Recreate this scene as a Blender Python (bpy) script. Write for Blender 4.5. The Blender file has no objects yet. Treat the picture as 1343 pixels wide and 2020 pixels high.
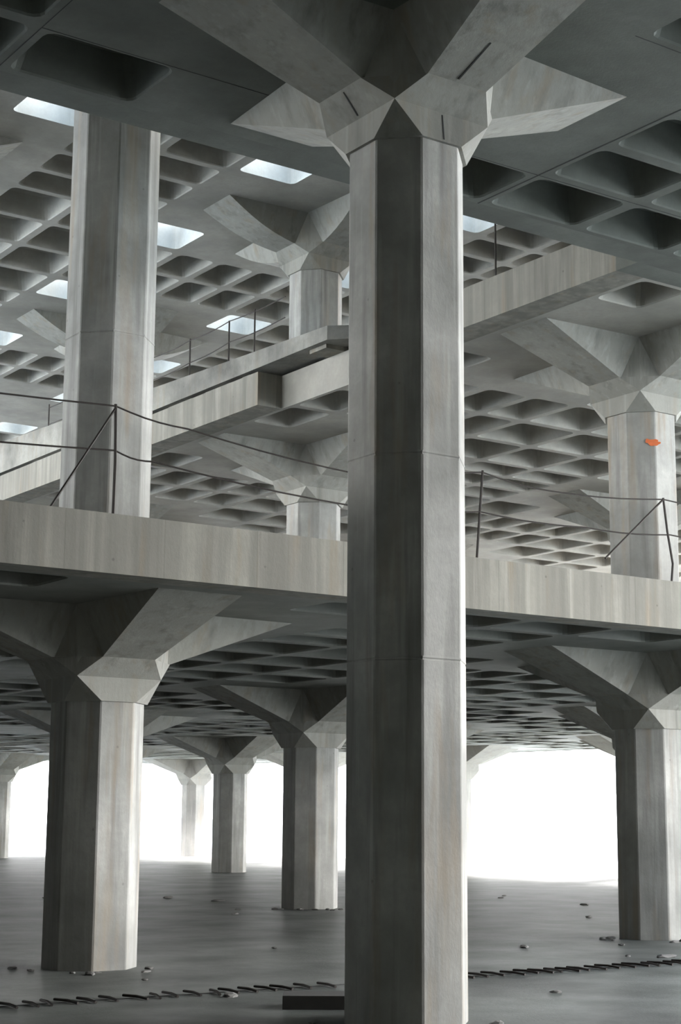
import bpy, bmesh, math, random
from mathutils import Vector, Matrix
random.seed(7)
D = bpy.data; S = bpy.context.scene; COL = S.collection
W0 = Vector

# ------------------------------------------------------------------ camera
PITCH, YAW, ROLL, F = 0.18303, 0.95828, 0.00587, 3245.1
fw = Vector((math.cos(YAW)*math.cos(PITCH), math.sin(YAW)*math.cos(PITCH), math.sin(PITCH)))
rt = Vector((math.sin(YAW), -math.cos(YAW), 0)); up = rt.cross(fw)
r2 = rt*math.cos(ROLL) + up*math.sin(ROLL); u2 = -rt*math.sin(ROLL) + up*math.cos(ROLL)
cd = D.cameras.new('camera'); co = D.objects.new('camera', cd); COL.objects.link(co)
m = Matrix((r2, u2, -fw)).transposed().to_4x4(); m.translation = Vector((-8.681, -11.529, 1.703))
co.matrix_world = m
cd.sensor_fit = 'HORIZONTAL'; cd.sensor_width = 36; cd.lens = F/1343*36
cd.shift_x = -(697-671.5)/1343; cd.clip_end = 2000; cd.clip_start = .05
S.camera = co

# ------------------------------------------------------------------ sky and exposure
S.view_settings.view_transform = 'Standard'; S.view_settings.look = 'None'
S.view_settings.exposure = 1.42; S.view_settings.gamma = 1; S.view_settings.use_curve_mapping = False
S.cycles.max_bounces = 10; S.cycles.diffuse_bounces = 7; S.cycles.sample_clamp_indirect = 8
wd = D.worlds.new('overcast_sky'); S.world = wd; wd.use_nodes = True
N = wd.node_tree; N.nodes.clear()
def wn(t, **k):
    n = N.nodes.new(t)
    for a, b in k.items(): setattr(n, a, b)
    return n
tc = wn('ShaderNodeTexCoord'); sep = wn('ShaderNodeSeparateXYZ'); N.links.new(tc.outputs['Generated'], sep.inputs[0])
mr = wn('ShaderNodeMapRange', interpolation_type='SMOOTHSTEP'); N.links.new(sep.outputs['Z'], mr.inputs[0])
mr.inputs[1].default_value = 0.02; mr.inputs[2].default_value = 0.30
cn = wn('ShaderNodeTexNoise'); cn.inputs['Scale'].default_value = 5; cn.inputs['Detail'].default_value = 5
N.links.new(tc.outputs['Generated'], cn.inputs['Vector'])
cr = wn('ShaderNodeMix', data_type='RGBA'); N.links.new(cn.outputs['Fac'], cr.inputs[0])
cr.inputs[6].default_value = (.44, .48, .57, 1); cr.inputs[7].default_value = (.60, .60, .62, 1)
SKY_H, SKY_SIDE = 6.5, 5.0
hz = wn('ShaderNodeMix', data_type='RGBA'); N.links.new(mr.outputs[0], hz.inputs[0])
hz.inputs[6].default_value = (SKY_H, SKY_H, SKY_H, 1); N.links.new(cr.outputs[2], hz.inputs[7])
# brighter sky where the sun stands behind the cloud
sd = Vector((.93, -.25, .32)).normalized()
dt = wn('ShaderNodeVectorMath', operation='DOT_PRODUCT'); N.links.new(tc.outputs['Generated'], dt.inputs[0]); dt.inputs[1].default_value = sd
m2 = wn('ShaderNodeMapRange', interpolation_type='SMOOTHSTEP'); N.links.new(dt.outputs['Value'], m2.inputs[0])
m2.inputs[1].default_value = .55; m2.inputs[2].default_value = 1.0; m2.inputs[4].default_value = SKY_SIDE
ad = wn('ShaderNodeMix', data_type='RGBA', blend_type='ADD'); ad.inputs[0].default_value = 1
m3 = wn('ShaderNodeMapRange', interpolation_type='SMOOTHSTEP'); N.links.new(sep.outputs['Z'], m3.inputs[0])
m3.inputs[1].default_value = .5; m3.inputs[2].default_value = .75
zn = wn('ShaderNodeMix', data_type='RGBA'); N.links.new(m3.outputs[0], zn.inputs[0]); N.links.new(hz.outputs[2], zn.inputs[6]); zn.inputs[7].default_value = (2.2, 3.4, 4.9, 1)
N.links.new(zn.outputs[2], ad.inputs[6]); N.links.new(m2.outputs[0], ad.inputs[7])
bg = wn('ShaderNodeBackground'); N.links.new(ad.outputs[2], bg.inputs[0]); bg.inputs[1].default_value = 1.0
wo = wn('ShaderNodeOutputWorld'); N.links.new(bg.outputs[0], wo.inputs[0])

# hazy sun on the far right, behind the building
sl = D.lights.new('sun', 'SUN'); so = D.objects.new('sun', sl); COL.objects.link(so)
sl.energy = 22.0; sl.angle = math.radians(12); sl.color = (1.0, .97, .92)
so.rotation_euler = Vector((.80, .38, .40)).to_track_quat('Z', 'Y').to_euler()

# ------------------------------------------------------------------ materials
def concrete(name, base=(.44, .45, .42), streak=0.5, warm=.3, boards=0.0, dirt=.4, rough=.85, axis='Z', scale=1.0, patch=.6, bump=.15, splash=0):
    mt = D.materials.new(name); mt.use_nodes = True; T = mt.node_tree; T.nodes.clear()
    def nd(t, **k):
        n = T.nodes.new(t)
        for a, b in k.items(): setattr(n, a, b)
        return n
    L = T.links.new
    tcn = nd('ShaderNodeTexCoord'); oi = nd('ShaderNodeObjectInfo')
    off = nd('ShaderNodeVectorMath', operation='SCALE'); off.inputs[0].default_value = (37, 51, 23); L(oi.outputs['Random'], off.inputs['Scale'])
    av = nd('ShaderNodeVectorMath', operation='ADD'); L(tcn.outputs['Object'], av.inputs[0]); L(off.outputs[0], av.inputs[1])
    def noise(sc, vec, det=4, ro=.6):
        mp = nd('ShaderNodeMapping'); mp.inputs['Scale'].default_value = vec; L(av.outputs[0], mp.inputs[0])
        n = nd('ShaderNodeTexNoise'); n.inputs['Scale'].default_value = sc*scale; n.inputs['Detail'].default_value = det; n.inputs['Roughness'].default_value = ro
        L(mp.outputs[0], n.inputs['Vector']); return n.outputs['Fac']
    def mrange(v, a, b, c, d):
        r = nd('ShaderNodeMapRange'); L(v, r.inputs[0])
        for i, x in enumerate((a, b, c, d)): r.inputs[i+1].default_value = x
        return r.outputs[0]
    def mix(f, a, b, bt='MIX'):
        x = nd('ShaderNodeMix', data_type='RGBA', blend_type=bt)
        if hasattr(f, 'links'): L(f, x.inputs[0])
        else: x.inputs[0].default_value = f
        for s_, i in ((a, 6), (b, 7)):
            if hasattr(s_, 'links'): L(s_, x.inputs[i])
            else: x.inputs[i].default_value = s_
        return x.outputs[2]
    B = (*base, 1)
    k = lambda q: (base[0]*q, base[1]*q, base[2]*q, 1)
    c = mix(mrange(noise(.9, (1, 1, 1), 5), .35, .68, 0, 1), k(1-.28*patch), k(1+.22*patch))
    c = mix(mrange(noise(14, (1, 1, 1), 3, .7), .3, .7, 0, .35), c, k(.78))
    if streak:
        c = mix(mrange(noise(5, (1, 1, .07), 4), .5, .72, 0, streak), c, k(.55))
        c = mix(mrange(noise(9, (1, 1, .05), 3), .55, .75, 0, streak*.7), c, k(1.3))
    if warm:
        c = mix(mrange(noise(4, (1, 1, .1), 3), .55, .74, 0, warm), c, (base[0]*.86, base[1]*.66, base[2]*.46, 1))
    if boards:
        bt = noise(2.3, (1, 1, .0), 2, .9)
        st = nd('ShaderNodeMath', operation='SNAP'); L(bt, st.inputs[0]); st.inputs[1].default_value = .06
        c = mix(mrange(st.outputs[0], .36, .62, 0, boards), c, k(.62))
        # formwork board seams
        sp = nd('ShaderNodeSeparateXYZ'); L(tcn.outputs['Object'], sp.inputs[0])
        sm = nd('ShaderNodeMath', operation='ADD'); L(sp.outputs[0], sm.inputs[0]); L(sp.outputs[1], sm.inputs[1])
        md = nd('ShaderNodeMath', operation='PINGPONG'); L(sm.outputs[0], md.inputs[0]); md.inputs[1].default_value = .55
        c = mix(mrange(md.outputs[0], 0, .012, .55*boards, 0), c, k(.4))
    if splash:
        sp = nd('ShaderNodeSeparateXYZ'); L(tcn.outputs['Object'], sp.inputs[0])
        nz = noise(3, (1, 1, .3), 3); mm = nd('ShaderNodeMath', operation='MULTIPLY_ADD'); L(nz, mm.inputs[0]); mm.inputs[1].default_value = -2.4; L(sp.outputs[2], mm.inputs[2])
        c = mix(mrange(mm.outputs[0], -1.3, .4, splash, 0), c, k(.42))
    # bug holes and chips
    vo = nd('ShaderNodeTexVoronoi'); vo.inputs['Scale'].default_value = 3.1*scale; L(av.outputs[0], vo.inputs['Vector'])
    c = mix(mrange(vo.outputs['Distance'], .03, .06, .7*dirt, 0), c, k(.25))
    p = nd('ShaderNodeBsdfPrincipled'); L(c, p.inputs['Base Color']); p.inputs['Roughness'].default_value = rough
    p.inputs['Specular IOR Level'].default_value = .3
    if bump:
        bp = nd('ShaderNodeBump'); bp.inputs['Strength'].default_value = bump; bp.inputs['Distance'].default_value = .02
        L(noise(30, (1, 1, .5), 4, .7), bp.inputs['Height']); L(bp.outputs[0], p.inputs['Normal'])
    o = nd('ShaderNodeOutputMaterial'); L(p.outputs[0], o.inputs[0])
    return mt
M_shaft = concrete('column_concrete', (.36, .355, .33), patch=1.3, streak=.9, warm=.55, dirt=.5, splash=.35)
M_cap = concrete('capital_concrete', (.30, .293, .262), streak=.7, warm=.35, dirt=.2)
M_deck_shade = concrete('shaded_deck_concrete', (.14, .148, .130), streak=0, warm=0, dirt=.15, patch=1.0)  # darkened deck concrete, shade of the front soffit put into the colour
M_deck_low = concrete('lower_deck_concrete', (.21, .212, .19), streak=0, warm=0, dirt=.15, patch=.8)  # in-between tone, shade under the lower deck put into the colour
M_deck_lit = concrete('lit_deck_concrete', (.35, .337, .30), streak=0, warm=.1, dirt=.15, patch=.8)  # lightened deck concrete, brighter light on the far soffits put into the colour
M_beam = concrete('edge_beam_concrete', (.26, .25, .215), streak=.9, warm=.6, boards=.8, dirt=.7)
M_rough = concrete('rough_slab_concrete', (.24, .235, .21), streak=.3, warm=.3, dirt=.8, patch=1.8, bump=.5)
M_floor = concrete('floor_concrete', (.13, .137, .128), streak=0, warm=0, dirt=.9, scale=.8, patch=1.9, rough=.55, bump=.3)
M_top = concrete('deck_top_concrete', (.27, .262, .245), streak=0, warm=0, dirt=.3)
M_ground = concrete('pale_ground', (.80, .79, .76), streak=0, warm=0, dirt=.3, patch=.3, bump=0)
M_rub = concrete('rubble', (.16, .155, .145), streak=0, warm=0, dirt=.3)
def plain(name, col, rough=.6, metal=0.0):
    mt = D.materials.new(name); mt.use_nodes = True; T = mt.node_tree; p = T.nodes['Principled BSDF']
    n = T.nodes.new('ShaderNodeTexNoise'); n.inputs['Scale'].default_value = 12
    t = T.nodes.new('ShaderNodeTexCoord'); T.links.new(t.outputs['Object'], n.inputs['Vector'])
    x = T.nodes.new('ShaderNodeMix'); x.data_type = 'RGBA'; T.links.new(n.outputs['Fac'], x.inputs[0])
    x.inputs[6].default_value = (*[c*.7 for c in col], 1); x.inputs[7].default_value = (*[min(1, c*1.3) for c in col], 1)
    T.links.new(x.outputs[2], p.inputs['Base Color']); p.inputs['Roughness'].default_value = rough; p.inputs['Metallic'].default_value = metal
    return mt
M_steel = plain('rusty_steel', (.035, .028, .024), .7, .3)
M_seam = plain('seam_dark', (.03, .03, .028), .9)
M_orange = plain('orange_paint', (.85, .20, .07), .7)
M_block = plain('block_dark', (.03, .028, .025), .9)

# ------------------------------------------------------------------ helpers
def link_mesh(name, me, parent=None, loc=(0, 0, 0)):
    o = D.objects.new(name, me); COL.objects.link(o); o.location = loc
    if parent: o.parent = parent
    return o
def mesh(name, verts, faces, mat, smooth=False):
    me = D.meshes.new(name); me.from_pydata([tuple(v) for v in verts], [], faces); me.validate(); me.update()
    me.materials.append(mat)
    bm = bmesh.new(); bm.from_mesh(me); bmesh.ops.remove_doubles(bm, verts=bm.verts, dist=1e-5)
    bmesh.ops.recalc_face_normals(bm, faces=bm.faces)
    if smooth:
        for f in bm.faces: f.smooth = True
    bm.to_mesh(me); bm.free(); return me
def tag(o, label, cat, group=None, kind='thing'):
    o['label'] = label; o['category'] = cat; o['kind'] = kind
    if group: o['group'] = group
    return o
def structure(o, label=None):
    o['kind'] = 'structure'
    if label: o['label'] = label
    return o
def box_data(x0, x1, y0, y1, z0, z1):
    v = [(x, y, z) for z in (z0, z1) for y in (y0, y1) for x in (x0, x1)]
    f = [(0, 2, 3, 1), (4, 5, 7, 6), (0, 1, 5, 4), (1, 3, 7, 5), (3, 2, 6, 7), (2, 0, 4, 6)]
    return v, f
def tube_mesh(name, pts, r, mat, n=6):
    """a round bar that follows the points"""
    vs, fs = [], []
    P = [Vector(p) for p in pts]
    for i, p in enumerate(P):
        t = (P[min(i+1, len(P)-1)] - P[max(i-1, 0)]).normalized()
        a = t.orthogonal().normalized() if abs(t.z) > .9 else t.cross(Vector((0, 0, 1))).normalized()
        b = t.cross(a)
        for k in range(n):
            an = 2*math.pi*k/n; vs.append(p + a*math.cos(an)*r + b*math.sin(an)*r)
        if i:
            for k in range(n): fs.append(((i-1)*n+k, (i-1)*n+(k+1) % n, i*n+(k+1) % n, i*n+k))
    fs.append(tuple(range(n))); fs.append(tuple(range((len(P)-1)*n, len(P)*n))[::-1])
    return mesh(name, vs, fs, mat)

# ------------------------------------------------------------------ levels
SOF = (4.05, 8.77, 13.49)          # soffits of the three decks
TOP = (4.65, 9.37, 14.09)
NECK = (2.98, 7.70, 12.42)
GRID = 9.0
def lines(lo, hi, c0):
    """waffle lines between lo and hi; c0 is one column coordinate on that axis"""
    out = {lo, hi}
    k = math.floor((lo-c0)/GRID)-1
    while c0+k*GRID-3 < hi:
        for d in (-3, -1.5, -.5, .5, 1.5, 3, 4.5):
            x = c0+k*GRID+d
            if lo+.3 < x < hi-.3: out.add(x)
        k += 1
    return sorted(out)
def rel(x, c0): return abs((x-c0+GRID/2) % GRID - GRID/2)
def ring(x0, x1, y0, y1, ins, ch, z):
    x0 += ins; x1 -= ins; y0 += ins; y1 -= ins
    ch = min(ch, (x1-x0)*.45, (y1-y0)*.45); out = []
    for cx, cy, a0 in ((x1-ch, y1-ch, 0), (x0+ch, y1-ch, 90), (x0+ch, y0+ch, 180), (x1-ch, y0+ch, 270)):
        for s in range(4):
            a = math.radians(a0+30*s); out.append((cx+ch*math.cos(a), cy+ch*math.sin(a), z))
    return out
def deck(name, x0, x1, y0, y1, level, cu, cv, open_cell=None, label=None, solid_extra=None, mat=None):
    xs, ys = lines(x0, x1, cu), lines(y0, y1, cv)
    zs, zt = SOF[level], TOP[level]
    V, Fc, sm = [], [], []
    def add(vs):
        b = len(V); V.extend(vs); return b
    for i in range(len(xs)-1):
        for j in range(len(ys)-1):
            a, b, c, d = xs[i], xs[i+1], ys[j], ys[j+1]
            mx, my = rel((a+b)/2, cu), rel((c+d)/2, cv)
            solid = (mx < 3 and my < 1.5) or (mx < 1.5 and my < 3)
            if solid_extra and solid_extra((a+b)/2, (c+d)/2): solid = True
            op = (not solid) and open_cell and open_cell((a+b)/2, (c+d)/2)
            if min(b-a, d-c) < .45: solid = True
            if solid:
                n = add([(a, c, zs), (b, c, zs), (b, d, zs), (a, d, zs)]); Fc.append((n, n+3, n+2, n+1))
            else:
                # corners in the order of the ring's four arcs
                n = add([(b, d, zs), (a, d, zs), (a, c, zs), (b, c, zs)])
                small = min(b-a, d-c) < 1.2
                i0 = .08 if not op else .14
                r0 = add(ring(a, b, c, d, i0, .12, zs))
                for q in range(4):
                    for s in range(3): Fc.append((n+q, r0+4*q+s, r0+4*q+s+1))
                    Fc.append((n+q, r0+4*q+3, r0+(4*q+4) % 16, n+(q+1) % 4))
                prev = r0
                prof = [(.095, .12, zs+.02), (.12, .15, zs+.25), (.16, .18, zs+.44), (.28, .2, zs+.54)] if not op else [(.15, .12, zt)]
                for ins, ch, z in prof:
                    r1 = add(ring(a, b, c, d, ins, ch, z))
                    for q in range(16): Fc.append((prev+q, prev+(q+1) % 16, r1+(q+1) % 16, r1+q))
                    prev = r1
                if not op: Fc.append(tuple(prev+q for q in range(16)))
                else:
                    t = add([(b, d, zt), (a, d, zt), (a, c, zt), (b, c, zt)])
                    for q in range(4):
                        for s in range(3): Fc.append((t+q, prev+4*q+s, prev+4*q+s+1))
                        Fc.append((t+q, prev+4*q+3, prev+(4*q+4) % 16, t+(q+1) % 4))
            if not op:
                n = add([(a, c, zt), (b, c, zt), (b, d, zt), (a, d, zt)]); Fc.append((n, n+1, n+2, n+3))
    for (p, q) in (((x0, y0), (x1, y0)), ((x1, y0), (x1, y1)), ((x1, y1), (x0, y1)), ((x0, y1), (x0, y0))):
        L = (xs if p[1] == q[1] else ys)
        for k in range(len(L)-1):
            s, t = L[k], L[k+1]
            if p[1] == q[1]: e = [(s, p[1]), (t, p[1])]
            else: e = [(p[0], s), (p[0], t)]
            n = add([(*e[0], zs), (*e[1], zs), (*e[1], zt), (*e[0], zt)]); Fc.append((n, n+1, n+2, n+3))
    me = mesh(name, V, Fc, mat or M_deck_shade); me.materials.append(M_top)
    for f in me.polygons:
        if f.center.z > zt-.001: f.material_index = 1
    o = link_mesh(name, me); structure(o, label); return o

# ------------------------------------------------------------------ the setting
XR = 31.5
def slab(name, x0, x1, y0, y1, z0, z1, mat, label=None):
    o = link_mesh(name, mesh(name, *box_data(x0, x1, y0, y1, z0, z1), mat)); return structure(o, label)
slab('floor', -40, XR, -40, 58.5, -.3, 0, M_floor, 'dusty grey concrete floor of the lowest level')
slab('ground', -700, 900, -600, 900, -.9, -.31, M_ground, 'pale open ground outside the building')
# lower deck
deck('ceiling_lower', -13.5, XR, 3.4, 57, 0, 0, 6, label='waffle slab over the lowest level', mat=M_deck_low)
slab('trim_1', -13.5, XR, 3.0, 3.4, SOF[0], TOP[0], M_beam, 'board-marked edge beam of the lower deck, running across the picture')
# middle deck: strip over the tall column, and the part beyond it on the right
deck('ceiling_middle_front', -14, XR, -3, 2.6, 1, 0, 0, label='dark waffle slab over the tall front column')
slab('trim_2', -14, XR, 2.6, 3.0, SOF[1], TOP[1], M_deck_shade)
deck('blocker_deck_near', -14, 8.5, -14, -3, 1, 0, -9, label='added waffle slab over the near end, blocking the sky')  # unseen deck, extended and cut to block sky light round the camera
slab('blocker_wall_back', -14, 8.5, -14.3, -14, 0, TOP[2], M_deck_shade)  # unseen wall added to keep light out behind the camera
slab('blocker_wall_near', -14.3, -14, -14.3, 2.9, 0, TOP[2], M_deck_shade)  # unseen wall added to shut out light from the near left
slab('blocker_wall_right', 8.5, 8.8, -14.3, -9, 0, TOP[2], M_deck_shade)  # unseen wall added to narrow the light from the open right side
deck('ceiling_middle_back', 6.5, XR, 3.4, 57, 1, 0, 6, label='waffle slab of the middle deck on the right', mat=M_deck_lit)
slab('trim_3', 6, XR, 3.0, 3.4, SOF[1], TOP[1], M_deck_shade)
slab('trim_4', 6, 6.5, 3.4, 9.5, SOF[1], TOP[1], M_beam, 'streaked edge beam of the middle deck, right of the tall column')
slab('trim_5', 6, 6.5, 12.3, 57, SOF[1], TOP[1], M_beam, 'streaked edge beam of the middle deck, left of the tall column')
# upper deck with square openings to the sky beside each column
def opening(x, y):
    mx, my = rel(x, 0), rel(y, 6)
    sx = (x+GRID/2) % GRID - GRID/2; sy = (y-6+GRID/2) % GRID - GRID/2
    return 1.5 < mx < 3 and 1.5 < my < 3 and y > 4.6
deck('ceiling_upper', -13.5, XR, 3.0, 57, 2, 0, 6, open_cell=opening, label='highest waffle slab with openings to the sky', mat=M_deck_lit)
slab('blocker_roof_front', -14, XR, -3, 3, SOF[2], TOP[2], M_deck_shade)  # unseen roof over the front strip, added to shade the tall left column
slab('blocker_wall_upper', -14, XR, -3.2, -3, TOP[1], SOF[2], M_deck_shade)  # unseen wall added so light above the front deck stays off the columns
slab('blocker_roof_near', -14, 8.5, -14, -3, SOF[2], TOP[2], M_deck_shade)  # added unseen roof, cut short so sky light enters on the right
# unseen walls added to keep daylight from the far left off the columns
slab('blocker_wall_far_left', -13.9, -13.5, 3.4, 12, TOP[0], SOF[2], M_deck_shade)
slab('blocker_wall_left', -13.9, -13.5, 3.0, 57, 0, SOF[0], M_deck_shade)

# ------------------------------------------------------------------ columns
H = .5; s_ = H*math.tan(math.pi/8)
OCT = [(H, -s_), (H, s_), (s_, H), (-s_, H), (-H, s_), (-H, -s_), (-s_, -H), (s_, -H)]
def shaft_mesh(name, z0, z1, joints=()):
    V, Fc = [], []; zz = [(z0, 1)]
    for j in joints: zz += [(j-.012, 1), (j-.004, .988), (j+.004, .988), (j+.012, 1.004), (j+.03, 1.0)]
    zz += [(z1, 1)]
    for i, (z, k) in enumerate(zz):
        V += [(x*k, y*k, z) for x, y in OCT]
        if i:
            for q in range(8): Fc.append(((i-1)*8+q, (i-1)*8+(q+1) % 8, i*8+(q+1) % 8, i*8+q))
    Fc.append(tuple(range(8))[::-1]); Fc.append(tuple(range((len(zz)-1)*8, len(zz)*8)))
    me = mesh(name, V, Fc, M_shaft)
    bm = bmesh.new(); bm.from_mesh(me)
    es = [e for e in bm.edges if abs(e.verts[0].co.z-e.verts[1].co.z) > .2]
    bmesh.ops.bevel(bm, geom=es, offset=.012, segments=1, affect='EDGES'); bm.to_mesh(me); bm.free()
    return me
def rot(v, k):
    x, y, z = v
    for _ in range(k): x, y = -y, x
    return (x, y, z)
A0, C0, B0 = .535, .535, .76
sA = A0*math.tan(math.pi/8)
def collar_mesh():
    V, Fc = [], []
    def f(*p): n = len(V); V.extend(p); Fc.append(tuple(range(n, n+len(p))))
    for k in range(4):
        R = lambda v: rot(v, k)
        f(R((A0, -sA, 0)), R((A0, sA, 0)), R((C0, C0, .27)), R((C0, -C0, .27)))
        f(R((A0, sA, 0)), R((sA, A0, 0)), R((C0, C0, .27)))
        f(R((C0, -C0, .27)), R((C0, C0, .27)), R((B0, .33, .48)), R((B0, -.33, .48)))
        f(R((C0, C0, .27)), R((B0, .33, .48)), R((.33, B0, .48)))
    f(*[(x*A0/H, y*A0/H, 0) for x, y in OCT][::-1])
    f(*[rot(p, k) for k in range(4) for p in ((B0, -.33, .48), (B0, .33, .48))])
    return mesh('collar', V, Fc, M_cap)
def arm_mesh(k, bow=0.0):
    """one bracket arm from the collar to the slab, sides leaning out to the slab"""
    V, Fc = [], []; TIP, ZS, n = 2.36, 1.069, 6
    R = lambda v: rot(v, k)
    rows = []
    for i in range(n+1):
        t = i/n
        x = B0-.03+(TIP-B0+.03)*t; z = .47+(ZS-.47)*t - bow*math.sin(math.pi*t); w = .33+.18*t
        tw = max(w, .58-.07*t)        # width where the side meets the slab
        rows.append([R((x, -w, z)), R((x, w, z)), R((max(x, .58+.3*(1-t)*0), tw, ZS)), R((x, -tw, ZS))])
    # underside
    base = 0
    for r in rows: V += [r[0], r[1]]
    for i in range(n): Fc.append((2*i, 2*i+2, 2*i+3, 2*i+1))
    def f(*p): b = len(V); V.extend(p); Fc.append(tuple(range(b, b+len(p))))
    for sgn in (-1, 1):
        for i in range(n):
            t0, t1 = i/n, (i+1)/n
            def low(t):
                return R((B0-.03+(TIP-B0+.03)*t, sgn*(.33+.18*t), .47+(ZS-.47)*t - bow*math.sin(math.pi*t)))
            def hi(t): return R((.60+(TIP-.60)*t, sgn*(.60-.09*t), ZS))
            if t1 < 1: f(low(t0), low(t1), hi(t1), hi(t0))
            else: f(low(t0), low(t1), hi(t0))
        f(R((C0-.01, sgn*C0, .27)), R((B0-.03, sgn*.33, .47)), R((.60, sgn*.60, ZS)))
    f(R((.60, -.60, ZS)), R((.60, .60, ZS)), R((TIP, .51, ZS)), R((TIP, -.51, ZS)))
    f(R((.60, -.60, ZS)), R((.60, .60, ZS)), R((C0-.01, C0, .27)), R((C0-.01, -C0, .27)))
    f(R((C0-.01, C0, .27)), R((C0-.01, -C0, .27)), R((B0-.03, -.33, .47)), R((B0-.03, .33, .47)))
    return mesh('arm', V, Fc, M_cap)
COLLAR = collar_mesh(); ARMS = [arm_mesh(k) for k in range(4)]; ARMS_B = [arm_mesh(k, .10) for k in range(4)]
SH = {}
def column(x, y, z0, neck, label, joints=(), group=None, bowed=False):
    e = D.objects.new('concrete_column', None); COL.objects.link(e); e.location = (x, y, z0); e.empty_display_size = .3
    tag(e, label, 'column', group)
    key = (round(neck-z0, 3), joints)
    if key not in SH: SH[key] = shaft_mesh('shaft', 0, neck-z0, joints)
    link_mesh('shaft', SH[key], e)
    c = link_mesh('capital', COLLAR, e, (0, 0, neck-z0))
    for a in (ARMS_B if bowed else ARMS): link_mesh('arm', a, c)
    return e
main = column(0, 0, 0, NECK[1], 'tall pale octagonal concrete column in the centre foreground rising two storeys', (3.02, 4.80), 'octagonal columns')
G1, G2, G3 = 'columns of the lowest level', 'columns standing on the lower deck', 'columns standing on the middle deck'
for i, j, lb in [(0, 0, 'stout octagonal column at lower left with one bright face, under the edge beam'),
                 (1, 0, 'octagonal column at lower right on the ground floor, nearest the right margin'),
                 (1, 1, 'dark octagonal ground floor column just left of the tall front column'),
                 (1, 2, 'ground floor column hidden behind the stout lower left column, only its arms showing'),
                 (2, 1, 'pale ground floor column seen right behind the lower right column'),
                 (2, 2, 'ground floor column behind the tall front column, one arm showing on its right'),
                 (2, 3, 'slim ground floor column with flared capital, between two white bays at left'),
                 (3, 2, 'far ground floor column behind the lower right column, one arm tip showing'),
                 (3, 3, 'hazy far column against the white opening beside the tall front column'),
                 (2, 4, 'distant ground floor column behind the stout lower left column'),
                 (3, 4, 'distant ground floor column behind the dark column left of centre'),
                 (2, 5, 'distant ground floor column at the left margin'),
                 (3, 5, 'smallest and most distant pale column in the white bay at left')]:
    column(9*i, 6+9*j, 0, NECK[0], lb, (), G1)
for i, j, lb in [(1, 0, 'column on the lower deck at right with an orange paint mark'),
                 (1, 1, 'column on the lower deck just left of the tall front column, triangle at its top'),
                 (1, 2, 'column on the lower deck hidden behind the tall left column'),
                 (2, 1, 'column on the lower deck behind the orange marked one'),
                 (2, 2, 'column on the lower deck behind the tall front column'),
                 (3, 2, 'far column on the lower deck with pale arms beside the orange marked one')]:
    c = column(9*i, 6+9*j, TOP[0], NECK[1], lb, (), G2)
    if (i, j) == (1, 0): right_col = c
tallj = (2.70,)
column(0, 6, TOP[0], NECK[2], 'tall pale column standing on the edge beam at left, running up past the dark slab', tallj, G2)
column(0, 15, TOP[0], NECK[2], 'tall column beyond the left margin, its arms reaching into the picture', tallj, G2)
for i, j, lb in [(1, 1, 'short column high up on the middle deck with arched capital under the top slab'),
                 (1, 2, 'column on the middle deck behind the tall left column, arms showing both sides')]:
    column(9*i, 6+9*j, TOP[1], NECK[2], lb, (), G3, bowed=True)
# cracks and joints that show on the tall front column's head and on the slab above it
cap = [c for c in main.children if c.name.startswith('capital')][0]
def strip(name, a, b, w, parent, nrm):
    a, b, nrm = Vector(a), Vector(b), Vector(nrm).normalized(); t = (b-a).normalized(); sd_ = t.cross(nrm).normalized()*w/2
    V = [p+q*sd_+h*nrm for p in (a, b) for q, h in ((-1, -.01), (1, -.01), (1, .002), (-1, .002))]
    return link_mesh(name, mesh(name, V, [(0, 1, 2, 3), (4, 7, 6, 5), (0, 4, 5, 1), (1, 5, 6, 2), (2, 6, 7, 3), (3, 7, 4, 0)], M_seam), parent)
nm = (0, -.59, -.0) 
un = Vector((0, -(1.069-.47), -(2.36-.73))).normalized()
strip('crack', (-.02, -.80, .49), (-.02, -1.25, .66), .016, cap, un)
strip('crack', (.02, -.537, .02), (.0, -.536, .25), .012, cap, (0, -1, 0))
strip('crack', (-.56, .0, .29), (-.74, -.03, .46), .014, cap, (-.21, 0, -.225))
fr = D.objects['ceiling_middle_front']
for a, b in (((3.03, -3, SOF[1]), (3.0, 2.6, SOF[1])), ((1.5, 1.55, SOF[1]), (6, 1.52, SOF[1])), ((-3, -1.5, SOF[1]), (-3, 2.6, SOF[1])), ((1.5, -1.5, SOF[1]), (9, -1.5, SOF[1])), ((-3, 1.55, SOF[1]), (1.5, 1.55, SOF[1]))):
    if a[0] != b[0] and abs(a[1]-b[1]) < .1: a = (a[0], a[1]-.0, a[2])
    strip('slab_joint', a, b, .018 if a[0] == 3.03 else .009, fr, (0, 0, -1))
# orange paint mark on the right column's chamfered face
pm = []; fm = []
for q in range(3):
    cx, cz, rx, rz = [(0, 0, .085, .05), (.07, -.02, .05, .035), (-.06, .02, .04, .03)][q]
    b = len(pm)
    for a in range(14):
        an = 2*math.pi*a/14; rr = 1+.25*math.sin(3*an+q)
        pm.append((cx+rx*rr*math.cos(an), -.001*q, cz+rz*rr*math.sin(an)))
    fm.append(tuple(range(b, b+14)))
me = mesh('paint_mark', pm, fm, M_orange)
o = link_mesh('paint_mark', me, right_col, (-.353-.01+.11, -.353-.01-.11, 7.23-TOP[0])); o.rotation_euler = (0, 0, -math.pi/4)
o['label'] = 'orange paint mark'

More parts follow.
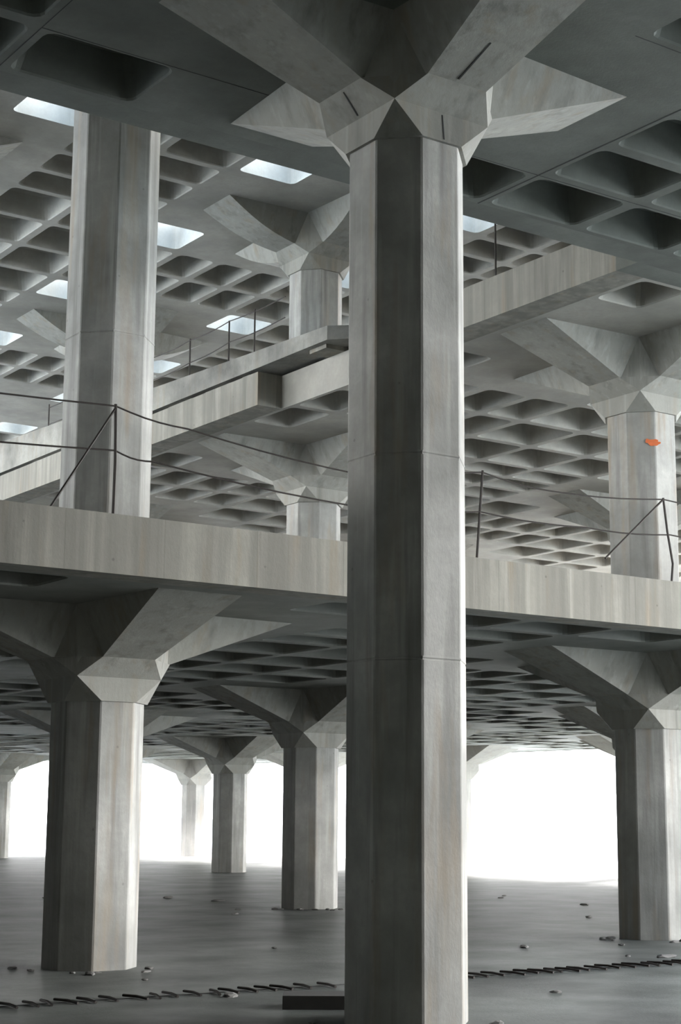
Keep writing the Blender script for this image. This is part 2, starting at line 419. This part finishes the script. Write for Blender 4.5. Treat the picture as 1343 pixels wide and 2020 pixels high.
# ------------------------------------------------------------------ raised strip on the middle deck
V = []; P = [(6.0, 10.15), (8.2, 7.9), (8.6, 8.6), (8.0, 24), (6.0, 24)]
def zt_(y): return 9.66+.036*(y-9.6)
n = len(P)
for x, y in P: V.append((x, y, 9.44))
for x, y in P: V.append((x, y, zt_(y)))
Fc = [tuple(range(n))[::-1], tuple(range(n, 2*n))]+[(k, (k+1) % n, n+(k+1) % n, n+k) for k in range(n)]
o = link_mesh('raised_slab', mesh('raised_slab', V, Fc, M_rough)); tag(o, 'rough concrete strip laid along the edge of the middle deck, below the thin wire railing', 'slab')
for q, (y, w) in enumerate([(10.6, .5), (12.9, .25), (13.9, .9), (15.3, .9), (17.5, 1.6), (21, 2.0)]):
    V, Fc = box_data(6.12, 6.9, y-w/2, y+w/2, TOP[1], 9.44)
    c = link_mesh('support_block', mesh('support_block', V, Fc, M_beam), o)

# ------------------------------------------------------------------ railings of bars and wire
def railing(label, posts, wires, braces=(), group='wire railings on the deck edges'):
    e = D.objects.new('wire_railing', None); COL.objects.link(e); b = Vector(posts[0][0]); e.location = b
    tag(e, label, 'railing', group)
    rel_ = lambda pts: [tuple(Vector(p)-b) for p in pts]
    for p in posts: link_mesh('post', tube_mesh('post', rel_(p), .016, M_steel), e)
    for p in wires:
        pts = []
        for a, c in zip(p[:-1], p[1:]):
            for t in range(5):
                s = t/5; q = Vector(a).lerp(Vector(c), s); q.z -= .03*math.sin(math.pi*s); pts.append(q)
        pts.append(Vector(p[-1])); link_mesh('wire', tube_mesh('wire', rel_(pts), .010, M_steel, 5), e)
    for p in braces: link_mesh('brace', tube_mesh('brace', rel_(p), .013, M_steel), e)
y = 3.12; T0 = TOP[0]
railing('black wire railing with one post and slanting brace before the tall left column',
        [[(-1.33, y, T0), (-1.325, y, 5.2), (-1.34, y, 5.80)], [(-4.6, y, T0), (-4.62, y, 5.75)]],
        [[(-4.6, y, 5.70), (-1.34, y, 5.78), (-.5, y, 5.66), (1.7, y, 5.45)], [(-4.6, y, 5.18), (-1.33, y, 5.32), (-.9, y, 5.26), (1.7, y, 5.08)]],
        [[(-1.34, y, 5.76), (-2.02, y, T0)]])
railing('black wire railing with two posts on the lower deck right of the tall front column',
        [[(3.37, y, T0), (3.42, y, 5.2), (3.47, y, 5.72)], [(6.57, y, T0+.02), (6.60, y, 4.9), (6.52, y, 5.3), (6.46, y, 5.74)]],
        [[(2.3, y, 5.60), (3.46, y, 5.70), (4.6, y, 5.60), (6.46, y, 5.72), (9.0, y, 5.68)], [(2.3, y, 5.16), (3.42, y, 5.22), (5.1, y, 5.21), (6.56, y, 5.27), (9.0, y, 5.24)]],
        [[(6.46, y, 5.72), (5.42, y, 4.86)]])
zr = 10.58
railing('thin black wire railing with several posts high on the middle deck at left',
        [[(6.1, v, zt_(v)), (6.1, v, zr+.03)] for v in (12.6, 13.49, 14.93, 16.45, 18.9, 21.2)],
        [[(6.1, 21.2, zr-.05), (6.1, 18.9, zr), (6.1, 16.45, zr), (6.1, 14.93, zr), (6.1, 13.49, zr+.02), (6.1, 11.6, zr)], [(6.1, 21.2, 10.15), (6.1, 16.45, 10.12), (6.1, 14.93, 10.14), (6.1, 13.49, 10.2), (6.1, 11.6, 10.2)]])
o = link_mesh('railing_post', tube_mesh('railing_post', [(0, 0, 0), (0, 0, 1.15)], .016, M_steel), None, (6.12, 5.98, TOP[1]))
tag(o, 'single thin black post on the middle deck just right of the tall front column', 'post')
o = link_mesh('loose_bar', tube_mesh('loose_bar', [(0, 0, .03), (.6, .02, .02), (1.35, .05, .016)], .018, M_steel), None, (2.55, 3.25, TOP[0]))
tag(o, 'loose black bar lying on the lower deck edge beside the post', 'bar')

# ------------------------------------------------------------------ floor joint with dowel bars, rubble
o = link_mesh('expansion_joint', mesh('expansion_joint', *box_data(-13, XR-.5, -.02, .02, 0, .006), M_seam), None, (0, 2.86, 0))
tag(o, 'long dark joint across the floor with bars sticking out', 'joint')
dm = [tube_mesh('dowel_bar', [(0, -.19, .012), (.01*k, .0, .022), (.02*k-.02, .19, .018)], .014, M_steel, 5) for k in range(3)]
q = 0; x = -2.6
while x < 6.95:
    if not 1.25 < x < 2.7:
        left = x < 1.25
        o = link_mesh('dowel_bar', dm[q % 3], None, (x, 2.84+random.uniform(-.03, .03), 0)); o.rotation_euler = (0, 0, random.uniform(-.25, .25))
        tag(o, 'short rusty bar in the row across the floor, %s of the tall front column' % ('left' if left else 'right'), 'rebar', 'dowel bars %s of the tall column' % ('left' if left else 'right'))
    x += random.uniform(.18, .26); q += 1
def stone_mesh(r, sq, seed):
    rnd = random.Random(seed); bm = bmesh.new(); bmesh.ops.create_icosphere(bm, subdivisions=2, radius=r)
    for v in bm.verts:
        k = 1+rnd.uniform(-.25, .25); v.co = Vector((v.co.x*k*1.3, v.co.y*k, max(v.co.z*k*sq, -r*.15)))
    me = D.meshes.new('rubble_piece'); bm.to_mesh(me); bm.free(); me.materials.append(M_rub); return me
SM = [stone_mesh(.05, .5, k) for k in range(5)]
SPOTS = []
def stone(x, y, s, label, group):
    if abs(y-2.84) < .35 or any(math.hypot(x-a, y-b) < .09*(s+c) for a, b, c in SPOTS): return
    SPOTS.append((x, y, s))
    o = link_mesh('rubble_piece', random.choice(SM), None, (x, y, .05*.15*s)); o.scale = (s*random.uniform(.8, 1.8), s, s); o.rotation_euler = (0, 0, random.uniform(0, 6))
    tag(o, label, 'rubble', group)
for cx, cy, r, lb, cnt in ((9, 15, .5, 'small dark rubble piece at the foot of the dark column left of centre', 16), (9, 6, .52, 'small dark rubble piece at the foot of the lower right column', 14),
                      (0, 6, .52, 'small rubble piece at the foot of the stout lower left column', 10), (0, 0, .54, 'small rubble piece at the foot of the tall front column', 10)):
    for k in range(cnt):
        a = random.uniform(math.radians(150), math.radians(330)); rr = r+random.uniform(.16, .42)
        stone(cx+rr*math.cos(a), cy+rr*math.sin(a), random.uniform(.4, 1.1), lb, lb.replace('small', '').replace('piece', 'pieces').strip())
for k in range(26):
    d = random.uniform(4, 26); a = YAW+random.uniform(-.19, .19)
    bx, by = -8.68+(12+d)*math.cos(a), -11.53+(12+d)*math.sin(a)
    near = by < 2.8
    stone(bx, by, random.uniform(.5, 1.6), 'scattered dark rubble piece on the open floor %s the bar row' % ('in front of' if near else 'beyond'), 'scattered rubble %s' % ('near' if near else 'far'))
V, Fc = box_data(-.45, .45, -.22, .22, 0, .12)
o = link_mesh('dark_block', mesh('dark_block', V, Fc, M_block), None, (.1, 1.25, 0)); o.rotation_euler = (0, 0, -.6)  # plain low dark block beside the column foot
tag(o, 'low dark block on the floor behind the left foot of the tall front column', 'block')

# ------------------------------------------------------------------ haze volume in the far part, added to stand in for glare
hm = D.materials.new('glare_haze'); hm.use_nodes = True; T = hm.node_tree; T.nodes.clear()
vs_ = T.nodes.new('ShaderNodeVolumeScatter'); vs_.inputs['Density'].default_value = .013; vs_.inputs['Anisotropy'].default_value = .45
vs_.inputs['Color'].default_value = (1, .98, .96, 1)
oo = T.nodes.new('ShaderNodeOutputMaterial'); T.links.new(vs_.outputs[0], oo.inputs['Volume'])
o = link_mesh('haze', mesh('haze', *box_data(19.5, XR+.4, 14, 56.9, .01, 13.4), hm))
o['kind'] = 'stuff'; o['category'] = 'haze'; o['label'] = 'thin bright haze in the far part of the hall, standing in for glare'
